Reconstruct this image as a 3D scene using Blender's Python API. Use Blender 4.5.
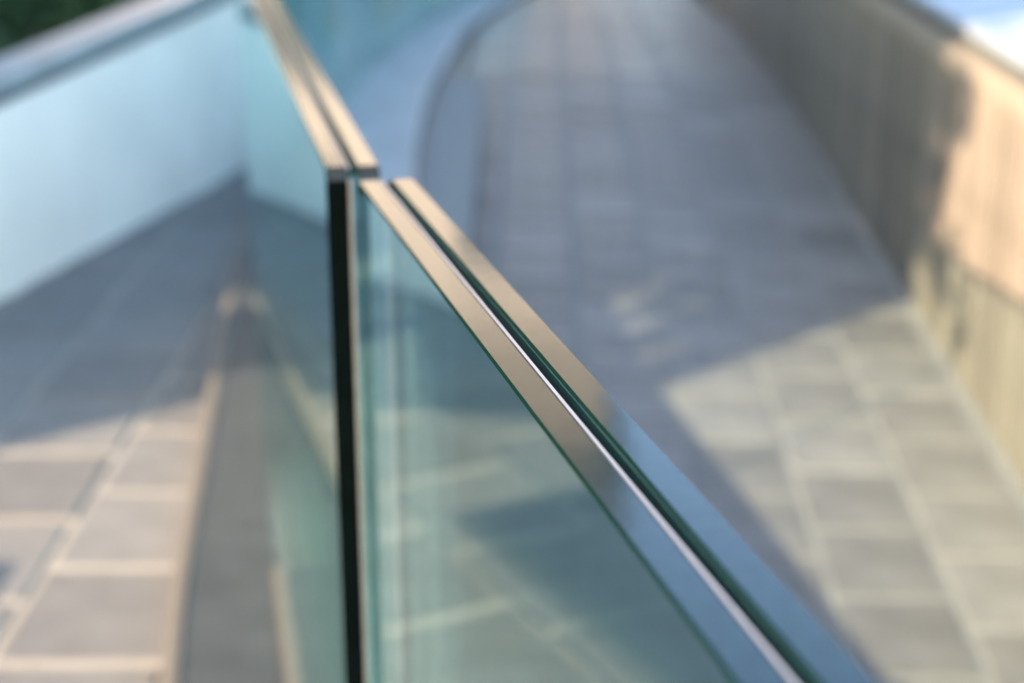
import bpy, bmesh, math, random
from mathutils import Vector, Matrix

for o in list(bpy.data.objects):
    bpy.data.objects.remove(o)
scene = bpy.context.scene
COL = scene.collection
rnd = random.Random(7)
R = math.radians

# ------------------------------------------------------------------ camera
cd = bpy.data.cameras.new('camera')
cam = bpy.data.objects.new('camera', cd)
COL.objects.link(cam)
cam.location = (0, 0, 1.35)
cam.rotation_euler = (R(90 - 18.3), 0, 0)
cd.sensor_width = 36.0
cd.lens = 1543 / 1024 * 36
cd.clip_start = 0.02
cd.clip_end = 2000
cd.dof.use_dof = True
cd.dof.focus_distance = 0.75
cd.dof.aperture_fstop = 4.3
scene.camera = cam

# ------------------------------------------------------------------ light
SUN_EL = 22.5
LX, LY = 0.75, 0.66            # the way the light travels, seen in plan
w = bpy.data.worlds.new('World')
scene.world = w
w.use_nodes = True
nt = w.node_tree
sky = nt.nodes.new('ShaderNodeTexSky')
sky.sky_type = 'NISHITA'
sky.sun_disc = False
sky.sun_elevation = R(SUN_EL)
sky.sun_rotation = math.atan2(-LX, -LY)
sky.air_density = 1.0
sky.dust_density = 0.9
sky.ozone_density = 1.2
bg = nt.nodes['Background']
bg.inputs['Strength'].default_value = 0.15
nt.links.new(sky.outputs[0], bg.inputs['Color'])

sd = bpy.data.lights.new('sun', 'SUN')
sun = bpy.data.objects.new('sun', sd)
COL.objects.link(sun)
sd.energy = 4.1
sd.angle = R(0.53)
sd.color = (1.0, 0.76, 0.52)
n = math.hypot(LX, LY)
ld = Vector((LX / n * math.cos(R(SUN_EL)), LY / n * math.cos(R(SUN_EL)), -math.sin(R(SUN_EL))))
sun.rotation_euler = ld.to_track_quat('-Z', 'Y').to_euler()
sun.location = (-6, -5, 6)

vs = scene.view_settings
vs.view_transform = 'Standard'
vs.look = 'None'
vs.gamma = 1.0
vs.exposure = 2.3
vs.use_curve_mapping = False
scene.cycles.use_denoising = True
scene.cycles.max_bounces = 14
scene.cycles.transparent_max_bounces = 48
scene.cycles.glossy_bounces = 6
scene.cycles.sample_clamp_indirect = 6.0


# ------------------------------------------------------------------ materials
def mat(name, col, rough=0.6, vary=0.12, scale=8.0, spec=0.5, ior=1.5, metal=0.0,
        bump=0.0, bscale=60.0, rand=0.0, col2=None, ripple=0.0):
    m = bpy.data.materials.new(name)
    m.use_nodes = True
    t = m.node_tree
    b = t.nodes['Principled BSDF']
    tc = t.nodes.new('ShaderNodeTexCoord')
    nz = t.nodes.new('ShaderNodeTexNoise')
    nz.inputs['Scale'].default_value = scale
    nz.inputs['Detail'].default_value = 6
    t.links.new(tc.outputs['Object'], nz.inputs['Vector'])
    ramp = t.nodes.new('ShaderNodeValToRGB')
    ramp.color_ramp.elements[0].position = 0.3
    ramp.color_ramp.elements[1].position = 0.7
    a = [c * (1 - vary) for c in col]
    bb = [min(1, c * (1 + vary)) for c in (col2 or col)]
    ramp.color_ramp.elements[0].color = (*a, 1)
    ramp.color_ramp.elements[1].color = (*bb, 1)
    t.links.new(nz.outputs['Fac'], ramp.inputs[0])
    last = ramp.outputs[0]
    if rand:
        oi = t.nodes.new('ShaderNodeObjectInfo')
        mr = t.nodes.new('ShaderNodeMapRange')
        mr.inputs['To Min'].default_value = 1 - rand
        mr.inputs['To Max'].default_value = 1 + rand
        t.links.new(oi.outputs['Random'], mr.inputs['Value'])
        hs = t.nodes.new('ShaderNodeHueSaturation')
        t.links.new(mr.outputs[0], hs.inputs['Value'])
        t.links.new(last, hs.inputs['Color'])
        last = hs.outputs[0]
    t.links.new(last, b.inputs['Base Color'])
    b.inputs['Roughness'].default_value = rough
    b.inputs['Metallic'].default_value = metal
    b.inputs['IOR'].default_value = ior
    b.inputs['Specular IOR Level'].default_value = spec
    if bump:
        n2 = t.nodes.new('ShaderNodeTexNoise')
        n2.inputs['Scale'].default_value = bscale
        n2.inputs['Detail'].default_value = 4
        t.links.new(tc.outputs['Object'], n2.inputs['Vector'])
        bp = t.nodes.new('ShaderNodeBump')
        bp.inputs['Strength'].default_value = bump
        bp.inputs['Distance'].default_value = 0.01
        t.links.new(n2.outputs['Fac'], bp.inputs['Height'])
        t.links.new(bp.outputs['Normal'], b.inputs['Normal'])
        if ripple:
            n3 = t.nodes.new('ShaderNodeTexNoise')
            n3.inputs['Scale'].default_value = 38
            n3.inputs['Detail'].default_value = 2
            t.links.new(tc.outputs['Object'], n3.inputs['Vector'])
            b3 = t.nodes.new('ShaderNodeBump')
            b3.inputs['Strength'].default_value = ripple
            b3.inputs['Distance'].default_value = 0.01
            t.links.new(n3.outputs['Fac'], b3.inputs['Height'])
            t.links.new(b3.outputs['Normal'], bp.inputs['Normal'])
    return m


def glass_mat(name, tint):
    m = bpy.data.materials.new(name)
    m.use_nodes = True
    t = m.node_tree
    for nd in list(t.nodes):
        t.nodes.remove(nd)
    out = t.nodes.new('ShaderNodeOutputMaterial')
    g = t.nodes.new('ShaderNodeNewGeometry')
    mr = t.nodes.new('ShaderNodeMapRange')
    mr.inputs['To Min'].default_value = 1.52
    mr.inputs['To Max'].default_value = 1 / 1.52
    t.links.new(g.outputs['Backfacing'], mr.inputs['Value'])
    fr = t.nodes.new('ShaderNodeFresnel')
    t.links.new(mr.outputs[0], fr.inputs['IOR'])
    tr = t.nodes.new('ShaderNodeBsdfTransparent')
    # absorption grows with the length of the path through the pane
    lw = t.nodes.new('ShaderNodeLayerWeight')
    lw.inputs['Blend'].default_value = 0.5
    cm = t.nodes.new('ShaderNodeMix')
    cm.data_type = 'RGBA'
    cm.inputs[6].default_value = (*tint, 1)
    cm.inputs[7].default_value = (*[c ** 3.2 for c in tint], 1)
    t.links.new(lw.outputs['Facing'], cm.inputs[0])
    t.links.new(cm.outputs[2], tr.inputs['Color'])
    gl = t.nodes.new('ShaderNodeBsdfGlossy')
    gl.inputs['Roughness'].default_value = 0.0
    gl.inputs['Color'].default_value = (0.83, 0.97, 0.95, 1)
    mx = t.nodes.new('ShaderNodeMixShader')
    t.links.new(fr.outputs[0], mx.inputs[0])
    t.links.new(tr.outputs[0], mx.inputs[1])
    t.links.new(gl.outputs[0], mx.inputs[2])
    # dried specks and a faint film of dust
    tc = t.nodes.new('ShaderNodeTexCoord')
    vo = t.nodes.new('ShaderNodeTexVoronoi')
    vo.inputs['Scale'].default_value = 95
    t.links.new(tc.outputs['Object'], vo.inputs['Vector'])
    wn = t.nodes.new('ShaderNodeTexNoise')
    wn.inputs['Scale'].default_value = 7
    t.links.new(tc.outputs['Object'], wn.inputs['Vector'])
    lt = t.nodes.new('ShaderNodeMath')
    lt.operation = 'LESS_THAN'
    lt.inputs[1].default_value = 0.045
    t.links.new(vo.outputs['Distance'], lt.inputs[0])
    fm = t.nodes.new('ShaderNodeMath')
    fm.operation = 'MULTIPLY_ADD'
    fm.inputs[1].default_value = 0.14
    ml = t.nodes.new('ShaderNodeMath')
    ml.operation = 'MULTIPLY'
    ml.inputs[1].default_value = 0.002
    t.links.new(wn.outputs['Fac'], ml.inputs[0])
    t.links.new(lt.outputs[0], fm.inputs[0])
    t.links.new(ml.outputs[0], fm.inputs[2])
    df = t.nodes.new('ShaderNodeBsdfDiffuse')
    df.inputs['Color'].default_value = (0.45, 0.45, 0.42, 1)
    m2 = t.nodes.new('ShaderNodeMixShader')
    t.links.new(fm.outputs[0], m2.inputs[0])
    t.links.new(mx.outputs[0], m2.inputs[1])
    t.links.new(df.outputs[0], m2.inputs[2])
    t.links.new(m2.outputs[0], out.inputs['Surface'])
    return m


M = dict(
    glass=glass_mat('tinted_glass', (0.924, 0.958, 0.955)),
    edge=mat('polished_glass_edge', (0.006, 0.015, 0.017), rough=0.10, vary=0.3, scale=120, ior=1.58, bump=0.002, bscale=1100, ripple=0.007),
    arris=mat('glass_arris', (0.002, 0.011, 0.009), rough=0.15, vary=0.2, scale=90, ior=1.18),
    end=mat('glass_end', (0.001, 0.002, 0.002), rough=0.4, vary=0.2, scale=60, ior=1.05, spec=0.0),
    nose=mat('ground_glass_corner', (0.010, 0.014, 0.018), rough=0.45, vary=0.2, scale=60, ior=1.25),
    seal=mat('dark_sealant', (0.002, 0.012, 0.010), rough=0.6, vary=0.3, scale=150, ior=1.08),
    bead=mat('beige_joint_bead', (0.10, 0.092, 0.085), rough=0.5, vary=0.15, scale=60),
    film=mat('white_interlayer', (0.21, 0.22, 0.25), rough=0.35, vary=0.08, scale=80),
    paver=mat('stone_paver', (0.142, 0.138, 0.136), rough=0.55, vary=0.14, scale=9, rand=0.14, bump=0.25, bscale=90),
    rpaver=mat('warm_stone_paver', (0.196, 0.180, 0.160), rough=0.5, vary=0.2, scale=5, rand=0.2, bump=0.25, bscale=90),
    grout=mat('pale_grout', (0.265, 0.248, 0.222), rough=0.8, vary=0.12, scale=14, bump=0.2),
    kerb=mat('pale_kerb_stone', (0.38, 0.38, 0.37), rough=0.6, vary=0.15, scale=5, bump=0.1),
    channel=mat('granite_channel_face_shade', (0.034, 0.039, 0.042), rough=0.5, vary=0.2, scale=12, bump=0.1),  # channel stone, also used for the shade painted on the kerb's upright face
    strip=mat('tan_edging', (0.15, 0.128, 0.105), rough=0.45, vary=0.15, scale=20),
    steel=mat('brushed_steel', (0.55, 0.57, 0.60), rough=0.35, vary=0.08, scale=30, metal=0.9),
    dull=mat('dull_aluminium', (0.11, 0.10, 0.09), rough=0.85, vary=0.1, scale=30, spec=0.2),
    white=mat('white_render', (0.90, 0.84, 0.78), rough=0.6, vary=0.09, scale=2.2, bump=0.1, bscale=40),
    coping=mat('zinc_coping', (0.42, 0.46, 0.50), rough=0.35, vary=0.12, scale=6, metal=0.3),
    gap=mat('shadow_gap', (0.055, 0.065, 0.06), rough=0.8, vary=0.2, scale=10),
    board=mat('pale_wall_board', (0.185, 0.158, 0.130), rough=0.55, vary=0.16, scale=6, rand=0.24, bump=0.15),
    rail=mat('pale_wall_rail', (0.26, 0.225, 0.185), rough=0.5, vary=0.08, scale=5),
    slab=mat('white_metal_capping', (0.27, 0.30, 0.35), rough=0.5, vary=0.05, scale=4),
    soil=mat('grass_ground', (0.07, 0.10, 0.035), rough=0.9, vary=0.4, scale=0.6, col2=(0.10, 0.12, 0.05)),
    bark=mat('bark', (0.10, 0.075, 0.05), rough=0.9, vary=0.35, scale=12, bump=0.5, bscale=25),
    leaf=mat('leaf', (0.045, 0.10, 0.02), rough=0.5, vary=0.5, scale=1.5, col2=(0.09, 0.15, 0.035)),
    dleaf=mat('dark_leaf', (0.022, 0.055, 0.014), rough=0.5, vary=0.5, scale=2.5, col2=(0.05, 0.10, 0.025)),
    stone=mat('tan_limestone', (0.47, 0.42, 0.37), rough=0.7, vary=0.10, scale=1.2, bump=0.1),
    dark=mat('dark_roof', (0.05, 0.06, 0.065), rough=0.6, vary=0.2, scale=2),
    pane=mat('window_glazing', (0.03, 0.05, 0.06), rough=0.05, vary=0.1, scale=1),
)


# ------------------------------------------------------------------ helpers
def link(o, parent=None, label=None, cat=None, group=None, kind=None):
    if o.name not in COL.objects:
        COL.objects.link(o)
    if parent is not None:
        o.parent = parent
    for k, v in (('label', label), ('category', cat), ('group', group), ('kind', kind)):
        if v:
            o[k] = v
    return o


def empty(name, loc=(0, 0, 0), rz=0, **kw):
    o = bpy.data.objects.new(name, None)
    o.empty_display_size = 0.1
    o.location = loc
    o.rotation_euler = (0, 0, rz)
    return link(o, **kw)


def mesh(name, verts, faces, mats, idx=None, smooth=False):
    me = bpy.data.meshes.new(name)
    me.from_pydata(verts, [], faces)
    for m in (mats if isinstance(mats, (list, tuple)) else [mats]):
        me.materials.append(m)
    if idx:
        me.polygons.foreach_set('material_index', idx)
    if smooth:
        me.polygons.foreach_set('use_smooth', [True] * len(me.polygons))
    me.update()
    return me


def obj(name, me, parent=None, **kw):
    return link(bpy.data.objects.new(name, me), parent, **kw)


BF = [(0, 3, 2, 1), (4, 5, 6, 7), (0, 1, 5, 4), (1, 2, 6, 5), (2, 3, 7, 6), (3, 0, 4, 7)]


def box_v(x0, x1, y0, y1, z0, z1):
    return [(x0, y0, z0), (x1, y0, z0), (x1, y1, z0), (x0, y1, z0),
            (x0, y0, z1), (x1, y0, z1), (x1, y1, z1), (x0, y1, z1)]


def boxes(name, lst, m):
    v, f = [], []
    for b in lst:
        k = len(v)
        v += box_v(*b)
        f += [tuple(i + k for i in q) for q in BF]
    return mesh(name, v, f, m)


def bevel_box(name, x0, x1, y0, y1, z0, z1, m, bev=0.004, seg=1):
    bm = bmesh.new()
    vs_ = [bm.verts.new(c) for c in box_v(x0, x1, y0, y1, z0, z1)]
    for q in BF:
        bm.faces.new([vs_[i] for i in q])
    bmesh.ops.bevel(bm, geom=list(bm.edges), offset=bev, segments=seg, affect='EDGES')
    me = bpy.data.meshes.new(name)
    bm.to_mesh(me)
    bm.free()
    me.materials.append(m)
    return me


def spline(pts, step=0.15):
    """Catmull-Rom through plan points (x, y); returns evenly sampled points."""
    out = []
    P = [Vector(p) for p in pts]
    P = [2 * P[0] - P[1]] + P + [2 * P[-1] - P[-2]]
    for i in range(1, len(P) - 2):
        a, b, c, d = P[i - 1:i + 3]
        k = max(2, int((c - b).length / step))
        for j in range(k):
            t = j / k
            out.append(0.5 * (2 * b + (c - a) * t + (2 * a - 5 * b + 4 * c - d) * t * t + (3 * b - a - 3 * c + d) * t ** 3))
    out.append(P[-2])
    return out


def normals(c):
    ns = []
    for i in range(len(c)):
        d = (c[min(i + 1, len(c) - 1)] - c[max(i - 1, 0)]).normalized()
        ns.append(Vector((-d.y, d.x)))       # left of the run
    return ns


def ribbon(name, c, left, right, z0f, z1f, m, smooth=False):
    """A solid swept along plan curve c: offsets left/right (m), heights by functions of y."""
    ns = normals(c)
    v, f = [], []
    for p, nn in zip(c, ns):
        a = p + nn * left
        b = p - nn * right
        z0, z1 = z0f(p.y), z1f(p.y)
        v += [(a.x, a.y, z0), (b.x, b.y, z0), (b.x, b.y, z1), (a.x, a.y, z1)]
    k = len(c)
    for i in range(k - 1):
        q = 4 * i
        for j in range(4):
            f.append((q + j, q + (j + 1) % 4, q + 4 + (j + 1) % 4, q + 4 + j))
    f += [(3, 2, 1, 0), tuple(4 * (k - 1) + j for j in range(4))]
    me = mesh(name, v, f, m)
    bm = bmesh.new()
    bm.from_mesh(me)
    bmesh.ops.recalc_face_normals(bm, faces=bm.faces)
    bm.to_mesh(me)
    bm.free()
    return me


# ------------------------------------------------------------------ ground
def ramp_z(y):
    return -0.40 + 0.08 * (min(y, 9.0) - 4.0)


gm = mesh('ground', [(-600, -600, -1.0), (600, -600, -1.0), (600, 600, -1.0), (-600, 600, -1.0)], [(0, 1, 2, 3)], M['soil'])
obj('ground', gm, kind='structure')

# raised terrace on the left of the railing
terrace = obj('terrace', boxes('terrace', [(-4.2, -0.15, -3.5, 16.0, -0.95, -0.006)], M['grout']), kind='structure')
PX, PY, GAP = 0.315, 0.36, 0.024
pav = bevel_box('paver', -PX / 2 + GAP / 2, PX / 2 - GAP / 2, -PY / 2 + GAP / 2, PY / 2 - GAP / 2, -0.03, 0.0, M['paver'], 0.003)
far = []
for i in range(-8, 3):
    x = -0.7425 + PX * i
    off = 2.508 if i % 2 == 0 else 2.728
    for j in range(-16, 37):
        y = off + PY * j
        if y > 15.8 or y < -3.2:
            continue
        edge_x = -0.45 - 0.13 * (y - 1.4)
        if x - PX / 2 > max(edge_x, -1.1) + 0.3:
            continue
        if 1.5 < y < 8.5 and i >= -5:
            o = obj('paver', pav, terrace)
            o.location = (x + rnd.uniform(-.001, .001), y, rnd.uniform(-.0015, .0015))
            o.rotation_euler = (rnd.uniform(-.003, .003), rnd.uniform(-.003, .003), 0.01)
        else:
            far.append((x - PX / 2 + GAP / 2, x + PX / 2 - GAP / 2, y - PY / 2 + GAP / 2, y + PY / 2 - GAP / 2, -0.03, 0.0))
obj('outer_pavers', boxes('outer_pavers', far, M['paver']), terrace, kind='stuff')

# ramp on the right
RW0, RW1 = -0.75, 1.52
rv = []
for y in (-4.0, 9.0, 26.0):
    for x in (RW0, 1.60):
        rv += [(x, y, ramp_z(y) - 0.30), (x, y, ramp_z(y) - 0.006)]
rm = mesh('ramp', rv, [(1, 3, 7, 5), (0, 4, 6, 2), (0, 2, 3, 1), (0, 1, 5, 4), (2, 6, 7, 3),
          (5, 7, 11, 9), (4, 8, 10, 6), (8, 9, 11, 10), (4, 5, 9, 8), (6, 10, 11, 7)], M['grout'])
ramp = obj('ramp', rm, kind='structure')
QX, QY = 0.30, 0.335
pav2 = bevel_box('ramp_paver', -QX / 2 + GAP / 2, QX / 2 - GAP / 2, -QY / 2 + GAP / 2, QY / 2 - GAP / 2, -0.03, 0.0, M['rpaver'], 0.003)
tilt = math.atan(0.08)
farv, farf = [], []
for i in range(-5, 3):
    x = 0.96 + QX * i
    off = 4.587 if i % 2 == 0 else 4.78
    for j in range(-24, 60):
        y = off + QY * j
        if y > 23.0 or y < -3.7:
            continue
        z = ramp_z(y)
        xx = x + 0.02 * (y - 4.5)
        if xx + QX / 2 > RW1 + 0.02 * max(0, y - 8):
            continue
        if 2.3 < y < 11.9 and i >= -4:
            o = obj('paver', pav2, ramp)
            o.location = (xx, y, z + rnd.uniform(-.001, .001))
            o.rotation_euler = ((tilt if y < 9 else 0) + rnd.uniform(-.003, .003), rnd.uniform(-.003, .003), -0.02)
        else:
            k = len(farv)
            for (a, b, c) in box_v(-QX / 2 + GAP / 2, QX / 2 - GAP / 2, -QY / 2 + GAP / 2, QY / 2 - GAP / 2, -0.03, 0.0):
                farv.append((xx + a, y + b, ramp_z(y + b) + c))
            farf += [tuple(q + k for q in f) for f in BF]
obj('outer_pavers', mesh('outer_pavers', farv, farf, M['rpaver']), ramp, kind='stuff')

# stone kerb that carries the glass, between terrace and ramp
KZ = 0.055
KL = [(0.42, -1.9), (0.15, -0.8), (-0.14, 0.42), (-0.34, 1.14), (-0.563, 2.27), (-0.673, 3.10), (-0.862, 4.70),
      (-0.985, 6.30), (-1.0, 7.50), (-0.96, 9.0), (-0.80, 11.0), (-0.48, 13.0), (-0.02, 15.0)]
KR = [(0.85, -1.9), (0.57, -0.8), (0.27, 0.42), (0.06, 1.14), (-0.10, 2.27), (-0.165, 3.10), (-0.29, 4.50),
      (-0.40, 6.26), (-0.435, 7.50), (-0.42, 8.8), (-0.30, 11.0), (0.0, 13.0), (0.45, 15.0)]
cl, cr = spline(KL, 0.2), spline(KR, 0.2)
N = 90


def resample(c, k):
    L = [0]
    for a, b in zip(c, c[1:]):
        L.append(L[-1] + (b - a).length)
    out = []
    for i in range(k):
        s = L[-1] * i / (k - 1)
        j = max(0, min(len(c) - 2, next((q for q in range(len(L)) if L[q] >= s), len(L) - 1) - 1))
        t = (s - L[j]) / max(1e-9, L[j + 1] - L[j])
        out.append(c[j].lerp(c[j + 1], t))
    return out


cl, cr = resample(cl, N), resample(cr, N)
v, f = [], []
for a, b in zip(cl, cr):
    v += [(a.x, a.y, -0.9), (a.x, a.y, KZ), (b.x - 0.012, b.y, KZ), (b.x, b.y, KZ - 0.012), (b.x, b.y, -0.9)]
for i in range(N - 1):
    q = 5 * i
    for j in range(4):
        f.append((q + j, q + j + 1, q + 6 + j, q + 5 + j)[::-1])
f += [(0, 1, 2, 3, 4), tuple(5 * (N - 1) + j for j in (4, 3, 2, 1, 0))]
kerb = obj('kerb', mesh('kerb', v, f, M['kerb']), kind='structure')
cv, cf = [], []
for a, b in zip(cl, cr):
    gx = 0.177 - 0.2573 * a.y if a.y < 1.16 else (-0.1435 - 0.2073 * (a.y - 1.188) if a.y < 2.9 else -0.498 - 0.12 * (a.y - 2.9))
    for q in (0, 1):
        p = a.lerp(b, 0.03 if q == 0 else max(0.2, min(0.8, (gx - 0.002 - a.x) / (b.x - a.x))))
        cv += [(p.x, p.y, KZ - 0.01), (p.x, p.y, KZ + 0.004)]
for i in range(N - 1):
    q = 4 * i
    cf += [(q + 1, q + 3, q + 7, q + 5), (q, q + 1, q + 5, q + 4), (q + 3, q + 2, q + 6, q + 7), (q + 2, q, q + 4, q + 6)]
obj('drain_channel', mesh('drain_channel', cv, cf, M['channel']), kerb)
obj('edging_strip', ribbon('edging_strip', cl, 0.016, -0.001, lambda y: -0.05, lambda y: KZ + 0.004, M['strip']), kerb)
obj('edging_lip', ribbon('edging_lip', cl, -0.001, 0.010, lambda y: KZ - 0.02, lambda y: KZ + 0.009, M['dull']), kerb)

obj('kerb_face_shade', ribbon('kerb_face_shade', cr, -0.001, 0.014, lambda y: ramp_z(y) - 0.1, lambda y: KZ - 0.015, M['channel']), kerb)  # added dark ribbon: shade of the kerb's upright face put into its colour

# ------------------------------------------------------------------ glass railing
GT = 1.10            # top of the glass
T1, TF, TG, T2 = 0.0172, 0.0019, 0.0060, 0.0178


def pane_mesh(name, L, t, zb, zt, m0=3, m1=3):
    """Pane from u = 0..L (local x), thickness 0..-t (local y, left face at 0); chamfered top and arrissed top corners."""
    ch, ce, cz = 0.0013, 0.004, 0.0105
    v, f, mi = [], [], []

    def sec(u, top):
        return [(u, 0, zb), (u, -t, zb), (u, -t, top - ch), (u, -t + ch, top), (u, -ch, top), (u, 0, top - ch)]
    for u, top in ((0, zt - cz), (ce * 0.55, zt - cz * 0.12), (ce, zt), (L - ce, zt), (L - ce * 0.55, zt - cz * 0.12), (L, zt - cz)):
        v += sec(u, top)
    kind = [1, 0, 2, 1, 2, 0]      # bottom, right face, chamfer, top, chamfer, left face
    for i in range(5):
        q = 6 * i
        for j in range(6):
            f.append((q + j, q + (j + 1) % 6, q + 6 + (j + 1) % 6, q + 6 + j))
            mi.append(4 if kind[j] == 1 and j == 3 and i != 2 else kind[j])
    f.append((5, 4, 3, 2, 1, 0))
    mi.append(m0)
    f.append(tuple(30 + j for j in range(6)))
    mi.append(m1)
    me = mesh(name, v, f, [M['glass'], M['edge'], M['arris'], M['end'], M['nose']], mi)
    bm = bmesh.new()
    bm.from_mesh(me)
    bmesh.ops.recalc_face_normals(bm, faces=bm.faces)
    bm.to_mesh(me)
    bm.free()
    return me


def strip_boxes(L, y0, y1, d, top, e0=True, e1=False):
    lst = [(0.004, L - 0.004, y1, y0, top - d, top),
            (0.0006, 0.0034, y1, y0, KZ, top - 0.009),
            (L - 0.0034, L - 0.0006, y1, y0, KZ, top - 0.009)]
    return [lst[0]] + ([lst[1]] if e0 else []) + ([lst[2]] if e1 else [])


def glass_panel(a, b, label, dark_end=False):
    m0 = 3 if dark_end else 0
    a, b = Vector(a), Vector(b)
    d = b - a
    L = d.length
    root = empty('glass_panel', (a.x, a.y, 0), math.atan2(d.y, d.x), label=label, cat='glass railing',
                 group='glass panels of the railing')
    # seen from start to end the left side is the terrace side
    obj('pane', pane_mesh('pane', L, T1, KZ - 0.03, GT, m0, 0), root)
    o = obj('pane', pane_mesh('pane', L, T2, KZ - 0.03, GT, 0, 0), root)
    o.location = (0, -(T1 + TF + TG), 0)
    y = -T1 - 0.0002
    obj('interlayer', boxes('interlayer', strip_boxes(L, y, y - TF + 0.0004, 0.004, GT - 0.0004, False), M['film']), root)
    if dark_end:
        obj('joint_bead', boxes('joint_bead', strip_boxes(L, y, y - 0.0030, 0.004, GT - 0.001)[1:], M['bead']), root)
    y = -T1 - TF - 0.0001
    obj('sealant', boxes('sealant', strip_boxes(L, y, y - TG + 0.0003, 0.006, GT - 0.0022, False), M['seal']), root)
    W = T1 + TF + TG + T2
    u1 = L * (0.72 if dark_end else 0.98)
    obj('base_shoe', boxes('base_shoe', [(0.02, u1, 0.001, 0.011, KZ + 0.0045, KZ + 0.012)], M['dull']), root)
    return root


glass_panel((0.383, -0.80), (-0.117, 1.143), 'thick laminated glass panel with its polished top edge running sharp and blue')
glass_panel((-0.1460, 1.188), (-0.540, 3.10), 'glass panel whose black upright end stands at the joint', True)
seq = [((-0.498, 3.12), (-0.745, 5.03), 'glass panel just beyond the panel with the black end'),
       ((-0.745, 5.06), (-0.86, 7.0), 'glass panel where the railing bends level with the shaded ramp'),
       ((-0.862, 7.03), (-0.835, 8.95), 'distant teal glass panel above the pale kerb bend'),
       ((-0.835, 8.98), (-0.66, 10.9), 'distant teal glass panel curving toward the boarded wall'),
       ((-0.65, 10.93), (-0.33, 12.85), 'farthest teal glass panel but one along the kerb'),
       ((-0.32, 12.88), (0.12, 14.75), 'last glass panel at the far end of the kerb')]
for a, b, l in seq:
    glass_panel(a, b, l)


# ------------------------------------------------------------------ white parapet on the left
def par_top(y):
    return 0.565 + 0.072 * (y - 4.6) if y < 7 else 0.738 + 0.03 * (y - 7)


PC = spline([(-1.845, 3.12), (-1.553, 4.483), (-1.375, 5.28), (-1.142, 6.37), (-1.01, 7.2), (-0.945, 8.0), (-0.90, 9.0), (-0.77, 10.5), (-0.53, 12.2), (-0.10, 14.4)], 0.12)
par = empty('parapet_wall', (-1.55, 4.5, 0), label='smooth white rendered parapet wall along the tiled terrace', cat='wall')


def part(name, me, parent):
    o = obj(name, me, parent)
    o.matrix_parent_inverse = Matrix.Translation(-Vector(parent.location))
    return o


part('wall', ribbon('wall', PC, 0.14, 0.0, lambda y: -0.5, par_top, M['white']), par)
part('shadow_gap', ribbon('shadow_gap', PC, 0.12, -0.02, lambda y: par_top(y) - 0.004, lambda y: par_top(y) + 0.036, M['gap']), par)
part('coping', ribbon('coping', PC, 0.16, -0.005, lambda y: par_top(y) + 0.035, lambda y: par_top(y) + 0.085, M['coping']), par)

# ------------------------------------------------------------------ boarded wall on the right


def wx(y):
    return 1.452 + 0.012 * (y - 4.0) if y < 9 else 1.512 + 0.035 * (y - 9)


def wtop(y):
    return 0.585 + 0.036 * (y - 4.4)


WC = [Vector((wx(-2 + 0.5 * i), -2 + 0.5 * i)) for i in range(37)]
bw = empty('boundary_wall', (1.5, 4.0, -0.4), label='sunlit pale boarded wall beside the ramp with dappled leaf shadows', cat='wall')
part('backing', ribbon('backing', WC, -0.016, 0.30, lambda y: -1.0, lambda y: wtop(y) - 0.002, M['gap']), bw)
bd = {}
BWID = 0.14
y = 1.2
while y < 13.5:
    z0, z1 = ramp_z(y) - 0.02, wtop(y)
    b = bevel_box('board', -0.004, 0.020, -BWID / 2 + 0.013, BWID / 2 - 0.013, z0 , z1, M['board'], 0.003)
    o = part('board', b, bw)
    o.location = (wx(y) + rnd.uniform(-.001, .001), y, 0)
    y += BWID
part('rail', ribbon('rail', WC, 0.020, 0.04, lambda y: wtop(y) + 0.001, lambda y: wtop(y) + 0.078, M['rail']), bw)
part('shadow_gap', ribbon('shadow_gap', WC, -0.012, 0.25, lambda y: wtop(y) + 0.02, lambda y: wtop(y) + 0.118, M['gap']), bw)
part('capping_slab', ribbon('capping_slab', WC, -0.004, 0.46, lambda y: wtop(y) + 0.119, lambda y: wtop(y) + 0.150, M['slab']), bw)


# ------------------------------------------------------------------ planting
def leaf_cloud(rr, blobs, n, size):
    v, f = [], []
    tot = sum(b[3] ** 2 for b in blobs)
    for (cx, cy, cz, r) in blobs:
        for _ in range(int(n * r * r / tot)):
            d = Vector((rr.gauss(0, 1), rr.gauss(0, 1), rr.gauss(0, 1))).normalized()
            p = Vector((cx, cy, cz)) + d * r * (rr.random() ** 0.45)
            a = Vector((rr.gauss(0, 1), rr.gauss(0, 1), rr.gauss(0, 1))).normalized()
            b = a.orthogonal().normalized()
            s = size * rr.uniform(0.6, 1.3)
            k = len(v)
            v += [p - a * s, p + b * s * 0.45, p + a * s, p - b * s * 0.45]
            f.append((k, k + 1, k + 2, k + 3))
    return v, f


def tube(v, f, p, q, r0, r1, k=7):
    d = (q - p).normalized()
    a = d.orthogonal().normalized()
    b = d.cross(a)
    s = len(v)
    for c, r in ((p, r0), (q, r1)):
        for i in range(k):
            t = 2 * math.pi * i / k
            v.append(c + (a * math.cos(t) + b * math.sin(t)) * r)
    for i in range(k):
        f.append((s + i, s + (i + 1) % k, s + k + (i + 1) % k, s + k + i))


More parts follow.
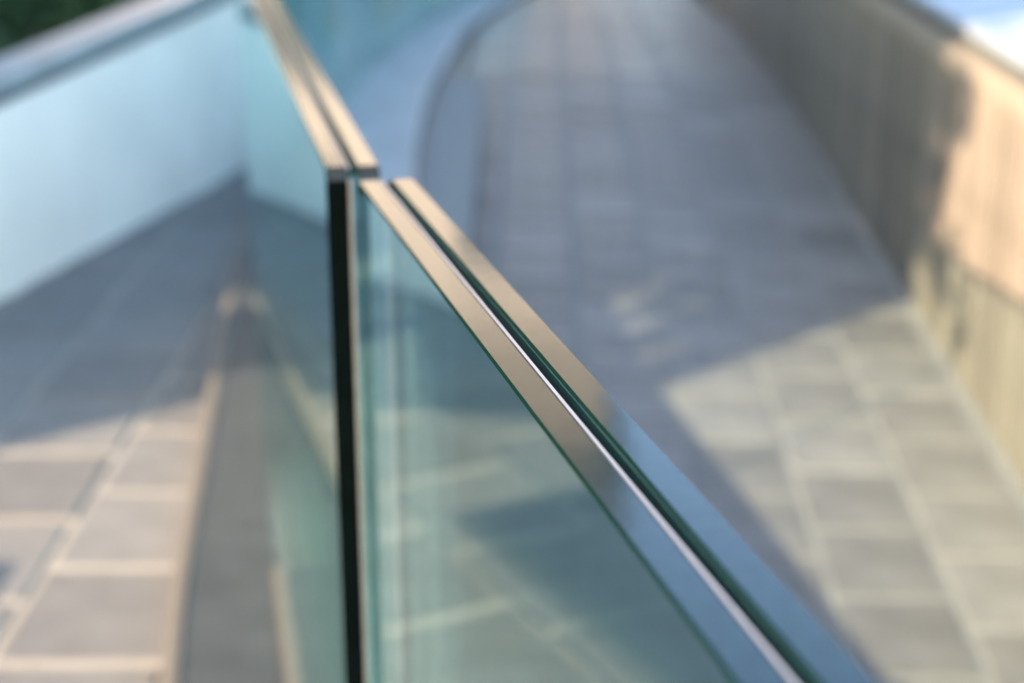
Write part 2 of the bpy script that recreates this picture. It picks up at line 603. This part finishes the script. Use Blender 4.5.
def tree(loc, h, spread, seed, label, n=46000, lm='leaf', lo=0.30):
    rr = random.Random(seed)
    root = empty('tree', loc, rr.uniform(0, 6), label=label, cat='tree', group='trees beyond the terrace')
    v, f = [], []
    pts = [Vector((0, 0, 0))]
    for i in range(1, 5):
        pts.append(Vector((rr.uniform(-.12, .12) * i, rr.uniform(-.12, .12) * i, h * 0.17 * i)))
    for i in range(4):
        tube(v, f, pts[i], pts[i + 1], h * 0.026 * (1 - i * .18), h * 0.026 * (0.82 - i * .18))
    blobs = []
    for i in range(20):
        b = pts[rr.randint(2, 4)]
        an = rr.uniform(0, 6.28)
        q = Vector((math.cos(an) * spread * rr.uniform(.3, .95), math.sin(an) * spread * rr.uniform(.3, .95), h * rr.uniform(lo, .96)))
        mid = (b + q) / 2 + Vector((0, 0, 0.08 * h))
        tube(v, f, b, mid, h * 0.011, h * 0.008, 5)
        tube(v, f, mid, q, h * 0.008, h * 0.003, 5)
        blobs.append((q.x, q.y, q.z, spread * rr.uniform(.26, .48)))
    obj('trunk', mesh('trunk', v, f, M['bark'], smooth=True), root)
    lv, lf = leaf_cloud(rr, blobs, n, 0.115)
    obj('crown', mesh('crown', lv, lf, M[lm]), root)
    return root


tree((-5.0, 2.98, -1.0), 8.2, 2.4, 11, 'broad tree beyond the parapet shading the ramp')
tree((-6.9, 2.15, -1.0), 8.4, 2.2, 19, 'rearmost tree added to fill gaps in the shade of the parapet trees')  # unseen filler tree, added to close lit gaps in the ramp's shade
tree((-5.6, 5.3, -1.0), 8.6, 2.3, 12, 'tall full tree behind the parapet coping')
tree((-5.2, 8.3, -1.0), 8.2, 2.2, 13, 'leafy tree behind the far bend of the parapet')
tree((-5.8, 11.5, -1.0), 8.6, 2.3, 14, 'dense tree past the end of the parapet')


tree((-4.6, 0.50, -1.0), 6.6, 0.95, 16, 'slender thin-leaved young tree before the broad trees', 520, lo=0.6)


def shrub(loc, r, h, seed, label, lm='dleaf', n=2600):
    rr = random.Random(seed)
    root = empty('shrub', loc, 0, label=label, cat='shrub', group='shrubs beside the walls')
    v, f = [], []
    blobs = []
    for i in range(9):
        an = rr.uniform(0, 6.28)
        q = Vector((math.cos(an) * r * rr.uniform(0, .6), math.sin(an) * r * rr.uniform(0, .6), h * rr.uniform(.35, .85)))
        tube(v, f, Vector((0, 0, 0)), q, 0.02, 0.006, 5)
        blobs.append((q.x, q.y, q.z, r * rr.uniform(.35, .55)))
    obj('stem', mesh('stem', v, f, M['bark']), root)
    lv, lf = leaf_cloud(rr, blobs, n, 0.055)
    obj('foliage', mesh('foliage', lv, lf, M[lm]), root)


for i, (x, y, r, h, l) in enumerate([
        (-2.7, 6.6, 0.75, 1.75, 'dark green shrub close behind the parapet coping'),
        (-2.75, 8.2, 0.8, 1.85, 'dark green shrub behind the parapet, second along'),
        (-2.6, 9.8, 0.85, 1.95, 'dark green shrub behind the parapet, third along'),
        (-3.5, 7.4, 0.8, 2.0, 'taller shrub in the second row behind the parapet'),
        (-2.5, 11.6, 0.85, 1.9, 'dark green shrub behind the far parapet bend')]):
    shrub((x, y, -1.0), r, h, 30 + i, l)
shrub((2.75, 7.0, -1.0), 0.6, 1.75, 41, 'light green shrub behind the white wall capping', 'leaf')
shrub((3.1, 8.6, -1.0), 0.7, 1.8, 42, 'light green shrub farther along behind the white capping', 'leaf')

# unseen low wall added to shade the terrace, darkening its reflection in the glass
sw = empty('shade_wall', (-2.65, -0.4, 0.0), label='unseen low white wall added to shade the terrace before the parapet', cat='wall')
obj('wall', boxes('wall', [(-0.2, 0.2, -1.8, 1.80, -0.004, 0.755)], M['white']), sw)
obj('coping', bevel_box('coping', -0.23, 0.23, -1.83, 1.83, 0.756, 0.81, M['coping'], 0.006), sw)

tree((2.6, 21.0, -1.0), 9.6, 1.5, 21, 'dark tree at the corner of the limestone building', 12000, 'dleaf', lo=0.55)

# ------------------------------------------------------------------ building ahead (mirrored in the glass edges)
BY = 24.3
bl = empty('building', (1.0, BY, -1.0), label='tan limestone building with louvred top storey at the end of the ramp', cat='building')
obj('wall', boxes('wall', [(-9, 0.6, 0, 8, 0, 9.6)], M['stone']), bl)
for i in range(4):
    z = 9.80 + i * 0.60
    obj('louvre', boxes('louvre', [(-9, 0.6, 0.05, 0.4, z, z + 0.30)], M['stone']), bl)
obj('plant_storey', boxes('plant_storey', [(-8.9, 0.5, 0.5, 7.9, 9.6, 12.1)], M['dark']), bl)
obj('roof', boxes('roof', [(-9.4, 1.0, -0.5, 8.4, 12.1, 13.1)], M['dark']), bl)
for r_ in range(3):
    for c in range(3):
        x, z = -7.6 + c * 3.2, 1.2 + r_ * 2.9
        wv = obj('window', boxes('window', [(x - .7, x + .7, -0.06, 0.05, z, z + 1.5)], M['dark']), bl)
        obj('pane', boxes('pane', [(x - .6, x + .6, -0.075, -0.062, z + .1, z + 1.4)], M['pane']), wv)
